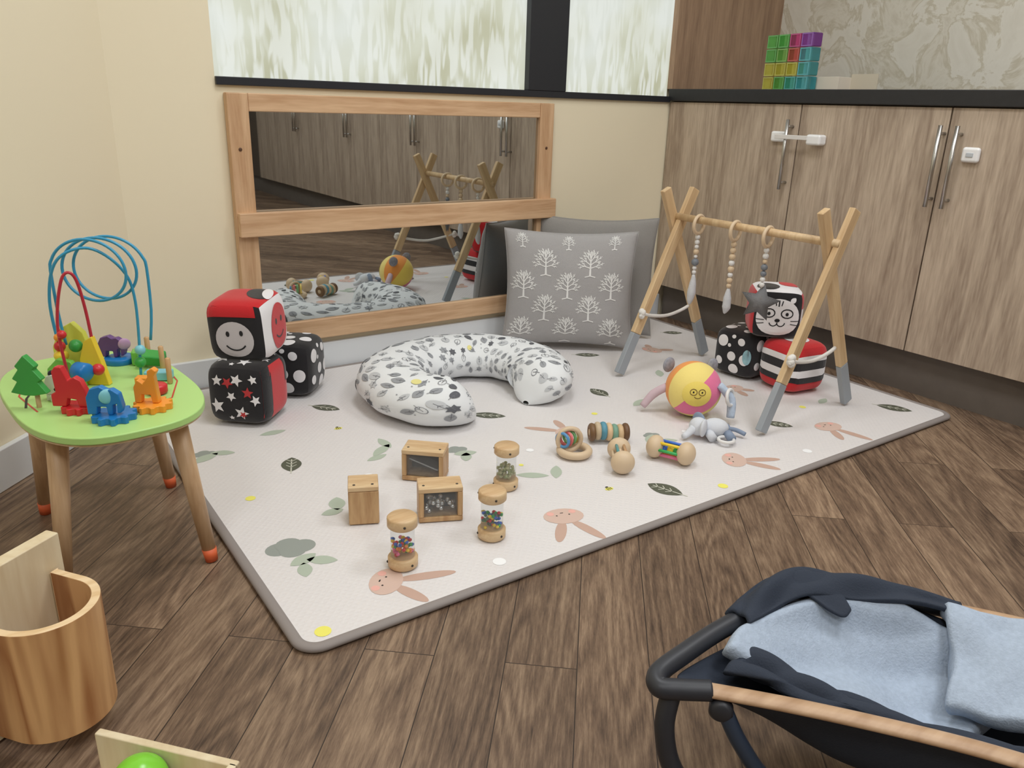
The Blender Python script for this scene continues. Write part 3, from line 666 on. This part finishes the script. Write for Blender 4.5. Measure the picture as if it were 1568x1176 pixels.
mult=[M('bead_%d'%i,c,.4) for i,c in enumerate([(220,50,60),(60,110,210),(245,210,60),(60,170,90),(235,120,160),(245,140,50)])]
shaker('wooden_bead_shaker',nr(.603,1.19,.027),mult)
shaker('wooden_bead_shaker',nr(.808,1.19,.03),[mult[0],mult[2],mult[3],M('bead_dkgreen',(90,120,100),.4),mult[1]])
shaker('wooden_bead_shaker',nr(.960,1.36,.035),[M('bead_sage',(170,178,130),.5),M('bead_olive',(190,188,150),.5)])
g=group('wooden_ring_rattle',nr(1.22,1.425,.05))
torus('ring',(0,0,.012),.036,.010,beadw,g);torus('hoop',(-.01,.01,.04),.03,.006,beadw,g,rot=(pi/2,0,-.4))
for i,c in enumerate([(90,150,200),(230,120,120),(120,180,120),(250,220,120)]): torus('disc_%d'%i,(-.03+.014*i,.012+.004*i,.042),.018,.004,M('ringc%d'%i,c,.4),g,rot=(0,pi/2,.3))
g=group('wooden_caterpillar_rattle',nr(1.34,1.43,.03),-.5)
for i,c in enumerate([(120,90,60),(200,180,150),(90,150,170),(222,190,150),(120,160,140),(210,180,140),(110,80,55)]):
    x=-.045+.015*i; torus('bead_ring_%d'%i,(x,0,.026+.004*math.sin(i)),.016,.0085,M('catc%d'%i,c,.5),g,rot=(0,pi/2,0))
tube('rod',[(-.052,0,.026),(.052,0,.026)],.009,beadw,g)
def barbell(name,loc,rz,cols_):
    g=group(name,loc,rz)
    for s in(-1,1): ball('end',(s*.040,0,.029),.029,beadw,g,s=(.8,1,1))
    for k in range(6):
        a=2*pi*k/6;tube('bar_%d'%k,[(-.034,.018*math.cos(a),.029+.018*math.sin(a)),(.034,.018*math.cos(a),.029+.018*math.sin(a))],.004,cols_[k%len(cols_)],g,n=8)
    for k in range(3): ball('bell',(-.016+.016*k,0,.029),.010,cols_[(k+1)%len(cols_)],g,n=10)
barbell('wooden_barbell_rattle',nr(1.28,1.315,.055),.95,[beadw,M('teal',(90,150,150),.4),M('tan',(190,150,110),.4)])
barbell('wooden_barbell_rattle',nr(1.405,1.265,.045),-1.15,mult)
bc=[M('bp_%d'%i,c,.85,sheen=.2,bump=.2,bscale=300) for i,c in enumerate([(240,212,100),(240,156,76),(244,222,130),(232,120,160),(236,218,120),(232,120,160)])]
g=group('patchwork_plush_ball',(1.655,1.430,MZ+.0795))
ball('body',(0,0,0),.079,bc[0],g,rot=(.75,.35,.9),mats=bc,mf=lambda i,k:(k//6)%6,n=24)
def smap(off,R=.079,az=-2.25,el=.2):
    N=Vector((math.cos(az)*math.cos(el),math.sin(az)*math.cos(el),math.sin(el)));A=Vector((-math.sin(az),math.cos(az),0));B=N.cross(A)
    return lambda x,y:tuple((N+A*x+B*y).normalized()*(R+off))
cr=M('plush_cream_face',(242,218,110),.85)
decals('face_patch',[(-.03,-.10,ell(.58,.5,0,28))],smap(.001),cr,g,rings=8)
strips('glasses',[(circ(-.15,.0,.12,.11),.025),(circ(.15,.0,.12,.11),.025),smile(0,-.08,.14,.025)],smap(.002),M('stitch_brown',(110,84,50),.9),g,seg=1)
decals('eyes',[(-.15,.0,ell(.03,.035)),(.15,.0,ell(.03,.035))],smap(.002),blackc,g,rings=1)
bsw=M('plush_blue_white',(190,204,222),.9,var=.3,vscale=120);gst=M('plush_grey_stripe',(150,150,158),.9,var=.5,vscale=90)
tube('arm_a',[(-.055,.05,.0),(-.080,.075,-.025),(-.105,.09,-.063)],.014,M('plush_pink_grey',(206,182,190),.9),g,radii=[.012,.013,.01],smooth_pts=4)
tube('arm_b',[(.02,-.075,.03),(.045,-.10,-.01),(.04,-.11,-.06)],.014,bsw,g,radii=[.010,.013,.011],smooth_pts=4)
ball('ear_a',(-.045,.06,.062),.022,gst,g,s=(1,.4,1));ball('ear_b',(.058,-.01,.062),.022,gst,g,s=(1,.4,1))
torus('teether_ring',(.035,-.105,-.0),.022,.005,beadwh,g,rot=(1.2,.9,0))
g=group('plush_elephant_rattle',(1.585,1.28,MZ),-.6)
eg=M('plush_pale_grey',(214,217,223),.95,bump=.3,bscale=200);eg2=M('plush_blue_grey',(136,150,172),.95)
ball('body',(0,0,.028),.028,eg,g,s=(1.3,1,.9));ball('head',(-.045,.0,.030),.025,eg,g)
tube('trunk',[(-.06,-.01,.028),(-.078,-.02,.015),(-.09,-.03,.012)],.009,eg,g,radii=[.012,.009,.007],smooth_pts=4)
for s in(-1,1): ball('ear',(-.038,s*.026,.036),.024,eg if s<0 else eg2,g,s=(.35,1,1),rot=(0,0,s*.5))
for x,y in((-.02,-.032),(.03,-.034),(.035,.03),(-.01,.034)): tube('leg',[(x,y*.6,.02),(x+.006,y*1.3,.013)],.012,eg if x<0 else eg2,g)
tube('tail_tag',[(.03,0,.026),(.06,.01,.018),(.082,-.005,.012)],.006,eg2,g,smooth_pts=4)
torus('ring',(.02,-.045,.012),.02,.0045,beadwh,g)

# ================= ACTIVITY TABLE =================
at=group('activity_table',(.175,1.575,0))
lime=M('lime_green_paint',(178,220,132),.4);legw=wood('table_leg_beech',(216,184,146),(188,152,114),axis=2,scale=18,stretch=12)
orange=M('orange_rubber',(222,104,60),.5)
TZ=.318
def sup(a,b,e,n=64):
    return [(a*math.copysign(abs(math.cos(t))**(2/e),math.cos(t)),b*math.copysign(abs(math.sin(t))**(2/e),math.sin(t))) for t in [2*pi*k/n for k in range(n)]]
rt=.10
tp=[(x*math.cos(rt)-y*math.sin(rt)+.0,x*math.sin(rt)+y*math.cos(rt)) for x,y in sup(.152,.252,2.8)]
prism('top',tp,.014,lime,at,loc=(0,0,TZ-.014),bevel=.003)
prism('top_core',[(x*.985,y*.985) for x,y in tp],.004,wood('ply',(222,196,156),(200,170,130)),at,loc=(0,0,TZ-.018),bevel=.001)
for i,(x0,y0,x1,y1) in enumerate(((.124,-.183,.095,-.15),(-.120,-.15,-.090,-.13),(-.117,.185,-.10,.15),(.132,.178,.10,.15))):
    p0=Vector((x0,y0,.002));p1=Vector((x1,y1,TZ-.018));pm_=p0.lerp(p1,.085)
    tube('foot_%d'%i,[p0,pm_],.0125,orange,at,radii=[.0115,.0135],n=20)
    tube('leg_%d'%i,[pm_,p1],.016,legw,at,radii=[.0128,.018],n=20)
for i,(a,b) in enumerate((((-.09,-.13),(-.1,.15)),((.095,-.15),(.1,.15)))): box('apron_%d'%i,((a[0]+b[0])/2,(a[1]+b[1])/2,TZ-.032),(.015,.28,.022),legw,at)
R_=M('paint_red',(206,44,50),.35);B_=M('paint_blue',(28,120,190),.35);Y_=M('paint_yellow',(240,208,60),.35);G_=M('paint_green',(60,160,70),.35);O_=M('paint_orange',(244,156,50),.35);P_=M('paint_purple',(104,66,130),.35);LG=M('paint_ltgreen',(120,190,80),.35);LB=M('paint_ltblue',(130,200,214),.35);YG=M('paint_yellowgreen',(224,226,90),.35)
bw=M('wire_blue',(60,156,196),.3);rw=M('wire_red',(190,50,66),.3)
E=Vector((.814,-.58,0));D=Vector((.58,.814,0))
def upr(name,pts,th,mat,x,y,z=TZ,rz=-yaw,parent=None,s=1.0):
    p=parent or at
    return prism(name,[(a*s,b*s) for a,b in pts],th,mat,p,loc=(x-.175,y-1.575,z),rot=(pi/2,0,rz),bevel=.002)
upr('tree_foliage',[(-.008,.025),(-.032,.03),(-.018,.05),(-.026,.055),(-.013,.072),(-.018,.078),(0,.098),(.018,.078),(.013,.072),(.026,.055),(.018,.05),(.032,.03),(.008,.025)],.014,G_,.066,1.525)
cyl('tree_trunk',(.066-.175+.004,1.525-1.575-.006,TZ+.013),.004,.028,legw,at)
upr('maze_board_back',[(-.05,0),(-.05,.06),(-.034,.095),(-.008,.110),(.012,.09),(.02,.06),(.024,0)],.014,YG,.165,1.665)
upr('maze_board_front',[(-.020,0),(-.016,.05),(-.004,.085),(.012,.095),(.024,.05),(.034,0)],.014,Y_,.172,1.61)
upr('maze_hill',[(-.035,0),(-.03,.035),(-.01,.055),(.015,.05),(.03,.025),(.036,0)],.014,LG,.13,1.62)
ctr=Vector((.182,1.593,0))
def tp3(u,d,z): v=ctr+E*u+D*d;return (v.x-.175,v.y-1.575,z)
def helix(u0,u1,d0,d1,cz,rz_,ru,turns,z0,mat,nm):
    pts=[tp3(u0-ru*.9,d0,z0),tp3(u0-ru*.98,d0,z0+.06)]
    n=int(turns*18)
    for k in range(n+1):
        t=k/n;a=pi-2*pi*turns*t
        pts.append(tp3(u0+(u1-u0)*t+ru*math.cos(a),d0+(d1-d0)*t,cz+rz_*math.sin(a)))
    pts+= [tp3(u1+ru*.98,d1,z0+.06),tp3(u1+ru*.85,d1,z0)]
    tube(nm,pts,.0028,mat,at,n=8,smooth_pts=3)
helix(-.012,.014,.02,.07,.53,.058,.064,2.5,TZ+.07,bw,'wire_blue_loop')
tube('wire_blue_arc',[tp3(-.07,0,TZ+.06),tp3(-.075,0,TZ+.16),tp3(-.05,.0,TZ+.235),tp3(0,.02,TZ+.255),tp3(.045,.04,TZ+.215),tp3(.058,.05,TZ+.15),tp3(.05,.05,TZ+.0)],.0028,bw,at,n=8,smooth_pts=8)
tube('wire_red_arc',[tp3(-.045,-.03,TZ+.02),tp3(-.05,-.03,TZ+.12),tp3(-.035,-.02,TZ+.205),tp3(-.018,-.01,TZ+.21),tp3(-.012,0,TZ+.15),tp3(-.006,0,TZ+.05)],.0028,rw,at,n=8,smooth_pts=8)
ball('bead_yellow_a',tp3(-.07,0,TZ+.055),.013,Y_,at,s=(1,1,.8));ball('bead_red2',tp3(-.07,0,TZ+.073),.010,R_,at);ball('bead_green',tp3(-.04,0,TZ+.075),.012,G_,at);ball('bead_yellow',tp3(-.045,-.03,TZ+.105),.008,R_,at)
ball('bead_orange',tp3(-.070,0,TZ+.090),.008,O_,at);ball('bead_green_b',tp3(.052,.05,TZ+.03),.011,G_,at)
cyl('bead_blue_cyl',tp3(-.07,-.0,TZ+.025),.018,.03,B_,at,bevel=.004);cyl('blue_roller',tp3(-.01,-.045,TZ+.04),.017,.03,B_,at,rot=(pi/2,0,.6),bevel=.004);ball('roller_red',tp3(.012,-.03,TZ+.04),.011,R_,at)
ball('bead_lb',tp3(.055,.05,TZ+.055),.010,LB,at)
def gear(name,x,y,mat,r=.026,z=TZ,h=.012,nt=10):
    pts=[]
    for k in range(nt*4):
        rr=r*(1.0 if k%4 in(0,1) else .8);a=2*pi*k/(nt*4);pts.append((rr*math.cos(a),rr*math.sin(a)))
    prism(name,pts,h,mat,at,loc=(x-.175,y-1.575,z),bevel=.001)
gear('gear_red',.128,1.468,R_,.03);gear('gear_blue',.170,1.397,B_,.036);gear('gear_orange',.235,1.415,O_,.033);gear('gear_white',.107,1.55,M('paint_white',(230,230,225),.35),.022)
ele=[(-.03,0),(-.03,.03),(-.022,.045),(-.005,.05),(.005,.044),(.014,.046),(.026,.038),(.030,.015),(.026,.004),(.02,.004),(.021,.02),(.014,.018),(.012,0),(.004,0),(.003,.014),(-.012,.014),(-.014,0)]
upr('elephant_cutout',ele,.014,B_,.164,1.402,TZ+.012);ball('elephant_ear',(.162-.175,1.388-1.575,TZ+.045),.013,LB,at,s=(1,.4,1))
cam_=[(-.024,0),(-.024,.03),(-.016,.045),(-.006,.038),(.004,.05),(.004,.062),(.014,.068),(.022,.062),(.016,.052),(.020,.0),(.008,0),(.006,.016),(-.010,.016),(-.012,0)]
cam2=[(-.028,0),(-.028,.02),(-.02,.024),(-.022,.058),(-.016,.066),(-.006,.066),(-.002,.056),(.002,.044),(.012,.05),(.022,.044),(.028,.028),(.030,0),(.014,0),(.012,.012),(-.002,.014),(-.006,0)]
upr('camel_cutout',cam2,.014,R_,.120,1.472,TZ+.012,s=1.08);upr('giraffe_cutout',cam_,.014,O_,.235,1.425,TZ+.012,s=.95)
upr('panda_cutout',[(-.014,0),(-.016,.02),(-.010,.034),(0,.038),(.01,.034),(.016,.02),(.014,0)],.014,M('paint_white',(230,230,225),.35),.104,1.55,TZ+.012)
balls('panda_ears',[(.104-.175+.010*s+.004,1.545-1.575,TZ+.05) for s in(-1,1)],.006,blackc,at)
ball('panda_belly',(.101-.175+.004,1.54-1.575,TZ+.022),.009,blackc,at,s=(1,.6,1),n=10)
upr('purple_elephant',[(x*.9,z_*.9) for x,z_ in ele],.016,P_,.230,1.735,TZ+.012);ball('purple_ear',(.245-.175,1.71-1.575,TZ+.04),.012,M('pinkish',(190,150,190),.4),at,s=(1,.4,1))
cyl('blue_disc',(.235-.175,1.72-1.575,TZ+.006),.03,.012,B_,at)
box('green_block',(.284-.175,1.655-1.575,TZ+.02),(.05,.03,.022),G_,at,rot=(.3,.1,-.5),bevel=.004);box('lime_block',(.268-.175,1.69-1.575,TZ+.015),(.03,.03,.03),LG,at,rot=(0,0,-.3),bevel=.004)
box('pale_blue_block',(.278-.175,1.57-1.575,TZ+.010),(.05,.025,.018),LB,at,rot=(0,0,-.5),bevel=.003)
cyl('red_disc',(.258-.175,1.49-1.575,TZ+.010),.018,.018,R_,at,bevel=.003);box('orange_block',(.245-.175,1.53-1.575,TZ+.012),(.03,.02,.024),O_,at,rot=(0,0,-.5),bevel=.002)
peg=wood('peg_wood',(218,180,132),(190,146,98))
for x,y in((.286,1.70),(.296,1.62),(.290,1.535)): cyl('peg',(x-.175,y-1.575,TZ+.026),.005,.052,peg,at,bevel=.002)
strips('track_line',[([(.02,-.15),(.10,-.12),(.13,-.03),(.13,.06)],.003),([(-.11,-.08),(-.13,.02),(-.11,.12)],.003)],lambda x,y:(x,y,TZ+.0004),M('track_red',(200,60,50),.4),at)
strips('track_black',[([(-.125,-.05),(-.12,.0),(-.10,.06)],.004)],lambda x,y:(x,y,TZ+.0006),blk,at)

# ================= BALL DROP TOY (bottom left) =================
bd=group('wooden_ball_drop_toy',(0,1.0,0))
ply=wood('plywood_pale',(230,216,184),(214,194,158),axis=2,scale=10,stretch=10)
pinec=wood('pine_band',(218,172,120),(166,114,70),axis=2,scale=9,stretch=10,rings=.75,freq=12)
pinet=wood('pine_cut',(240,214,174),(220,186,138),axis=0,scale=20,stretch=6)
pd=Vector((.80,.60,0)).normalized();pn=Vector((-.60,.80,0))
pan_c=Vector((.050,1.165,0))-pd*.10+pn*.0125
box('back_panel',(pan_c.x,pan_c.y-1.0,.127),(.20,.022,.246),ply,bd,rot=(0,0,math.atan2(pd.y,pd.x)),bevel=.002)
cc=Vector((.012,1.074));r_o=.069;r_i=.059;nseg=40
a0=math.atan2(pd.y,pd.x)
path=[cc+Vector((pd.x,pd.y))*r_o*0.94+Vector((pn.x,pn.y))*.048]
for k in range(nseg+1):
    a=a0-pi*k/nseg;path.append(cc+Vector((math.cos(a),math.sin(a)))*((r_o+r_i)/2))
path.append(cc-Vector((pd.x,pd.y))*r_o*.94+Vector((pn.x,pn.y))*.048)
V=[];F=[];h0,h1=.030,.200;Ln=len(path)
for i in range(Ln):
    t=(path[min(i+1,Ln-1)]-path[max(i-1,0)]).normalized();n=Vector((-t.y,t.x))*.0058
    for (q,z) in((path[i]+n,h0),(path[i]-n,h0),(path[i]-n,h1),(path[i]+n,h1)): V.append((q.x,q.y-1.0,z))
mi=[]
for i in range(Ln-1):
    for k in range(4): F.append((i*4+k,i*4+(k+1)%4,(i+1)*4+(k+1)%4,(i+1)*4+k));mi.append(1 if k==2 else 0)
F.append((0,1,2,3));mi.append(1);F.append(tuple((Ln-1)*4+k for k in(3,2,1,0)));mi.append(1)
mk('cup_band',V,F,None,bd,mats=[pinec,pinet],midx=mi,bevel=.001)
ta=Vector((.062,.928,0));tb=Vector((.175,.799,0));td=(tb-ta).normalized();tn=Vector((-td.y,td.x,0))*-1
L=(tb-ta).length
def tbox(n,a,b,z0,z1,th):
    c=(a+b)/2;d=b-a;box(n,(c.x,c.y-1.0,(z0+z1)/2),(d.length,th,z1-z0),ply,bd,rot=(0,0,math.atan2(d.y,d.x)),bevel=.002)
w_=.17
tbox('tray_far',ta-td*.03,tb,.002,.07,.011);tbox('tray_right',tb-td*.0055,tb-td*.0055+tn*w_,.002,.07,.011);tbox('tray_near',ta-td*.03+tn*w_,tb+tn*w_,.002,.07,.011)
c=(ta+tb)/2-td*.015+tn*w_/2;box('tray_floor',(c.x,c.y-1.0,.007),(L+.03,w_,.008),ply,bd,rot=(0,0,math.atan2(td.y,td.x)))
ball('green_ball',(.073,.860-1.0,.0455),.034,M('ball_green',(130,210,60),.25),bd)

# ================= BABY BOUNCER (bottom right) =================
bb=group('baby_bouncer',(.85,.35,0))
bo=lambda p:(p[0]-.85,p[1]-.35,p[2])
dark=M('bouncer_black_plastic',(44,46,52),.45);navy=M('bouncer_navy_fabric',(40,48,62),.85,bump=.3,bscale=400);pad=M('bouncer_melange_blue',(164,177,194),.9,bump=.5,bscale=350,var=.18,vscale=150)
railw=wood('bouncer_rail_wood',(196,164,132),(166,132,100),axis=0,scale=12,stretch=8)
tube('rail_near',[bo(p) for p in((.620,.487,.203),(.70,.392,.205),(.785,.286,.203),(.842,.210,.198),(.92,.095,.188))],.012,railw,bb,flat=.5,smooth_pts=6,n=14)
tube('rail_far',[bo(p) for p in((.99,.435,.215),(1.04,.37,.215),(1.10,.285,.212),(1.2,.14,.20))],.011,railw,bb,flat=.5,smooth_pts=6,n=14)
tube('frame_end',[bo(p) for p in((.634,.471,.203),(.605,.492,.203),(.588,.508,.203),(.602,.524,.205),(.65,.530,.208),(.73,.535,.212),(.83,.53,.215),(.93,.48,.213),(.99,.43,.213),(1.03,.385,.213))],.0125,dark,bb,flat=1.0,smooth_pts=8,n=14)
tube('base_leg_a',[bo(p) for p in((.600,.500,.195),(.590,.495,.15),(.60,.478,.09),(.64,.43,.03),(.72,.33,.013),(.9,.12,.013))],.012,dark,bb,smooth_pts=8)
tube('base_leg_b',[bo(p) for p in((.640,.456,.19),(.658,.438,.14),(.695,.415,.08),(.76,.375,.03),(.84,.31,.013))],.010,M('bouncer_blue_metal',(56,70,90),.4,.3),bb,smooth_pts=8)
cyl('pivot',bo((.638,.456,.185)),.014,.018,dark,bb,rot=(pi/2,0,-.9),bevel=.004)
tube('base_leg_far',[bo(p) for p in((1.0,.42,.19),(1.0,.43,.1),(1.04,.37,.03),(1.12,.25,.013))],.012,dark,bb,smooth_pts=8)
def sheet(name,rows,mat,thick,amp=.004,nu=30,nv=20,seed=0):
    rows=[[Vector(p) for p in r] for r in rows]
    V=[];F=[];rnd=random.Random(seed);ph=[rnd.uniform(0,6) for _ in range(4)]
    for i in range(nu+1):
        cv=[cat(r,i/nu) for r in rows]
        for j in range(nv+1):
            p=cat(cv,j/nv);p=p+Vector((0,0,amp*(math.sin(i*.5+ph[0])*math.sin(j*.45+ph[1])+.6*math.sin(i*.35+j*.5+ph[2]))))
            V.append(bo(p))
    for i in range(nu):
        for j in range(nv): F.append((i*(nv+1)+j,(i+1)*(nv+1)+j,(i+1)*(nv+1)+j+1,i*(nv+1)+j+1))
    return mk(name,V,F,mat,bb,smooth=True,solid=thick,sub=1)
sheet('sling',[[(.605,.500,.205),(.715,.38,.20),(.81,.26,.20),(.93,.10,.19)],
               [(.65,.522,.198),(.76,.41,.11),(.86,.28,.08),(1.0,.11,.08)],
               [(.80,.525,.18),(.88,.42,.11),(.98,.29,.08),(1.1,.13,.08)],
               [(.93,.48,.21),(1.0,.40,.21),(1.08,.28,.20),(1.18,.14,.20)]],navy,.004,.004)
sheet('seat_pad',[[(.685,.500,.215),(.735,.435,.185),(.79,.36,.155),(.85,.28,.145)],
               [(.75,.520,.222),(.81,.455,.17),(.87,.37,.14),(.93,.29,.125)],
               [(.86,.50,.225),(.90,.44,.175),(.95,.36,.145),(1.0,.29,.13)],
               [(.95,.44,.225),(.985,.39,.21),(1.02,.33,.18),(1.06,.26,.16)]],pad,.026,.006,seed=2)
sheet('head_pad',[[(.89,.32,.16),(.93,.24,.17),(.97,.17,.185)],[(.955,.355,.195),(1.0,.265,.205),(1.05,.185,.21)],[(.995,.395,.228),(1.05,.315,.228),(1.12,.225,.23)]],pad,.028,.005,seed=5)
sheet('end_flap',[[(.745,.548,.215),(.84,.552,.238),(.93,.49,.238),(1.02,.385,.220)],[(.75,.53,.230),(.84,.53,.252),(.93,.475,.248),(1.015,.378,.230)],[(.745,.51,.225),(.83,.505,.232),(.91,.455,.236),(1.0,.37,.226)]],navy,.008,.004,seed=8)
sheet('flap_fold',[[(.840,.535,.250),(.855,.47,.230)],[(.868,.525,.258),(.870,.455,.222)],[(.90,.50,.250),(.885,.455,.226)]],navy,.005,.0015,nu=10,nv=10,seed=9)
sheet('near_ruffle',[[(.665,.482,.208),(.725,.405,.200),(.80,.305,.19),(.89,.18,.19)],[(.72,.490,.214),(.765,.42,.192),(.815,.335,.168),(.91,.21,.165)]],navy,.014,.006,seed=11)

# ================= LIGHTS =================
def area(n,loc,sx,sy,e,col=(.968,.985,1),rot=(0,0,0)):
    l=bpy.data.lights.new(n,'AREA');l.shape='RECTANGLE';l.size=sx;l.size_y=sy;l.energy=e;l.color=col
    o=bpy.data.objects.new(n,l);bpy.context.collection.objects.link(o);o.location=loc;o.rotation_euler=rot
for i,(x,y) in enumerate(((.9,1.3),(.9,-.5),(-.8,-.2),(2.0,.4),(.4,-2.0))): area('ceiling_panel_light_%d'%i,(x,y,2.49),.6,.6,17.5)
wd=bpy.data.worlds.new('world');scene.world=wd;wd.use_nodes=True;wd.node_tree.nodes['Background'].inputs[0].default_value=(.9,.95,1,1);wd.node_tree.nodes['Background'].inputs[1].default_value=.5
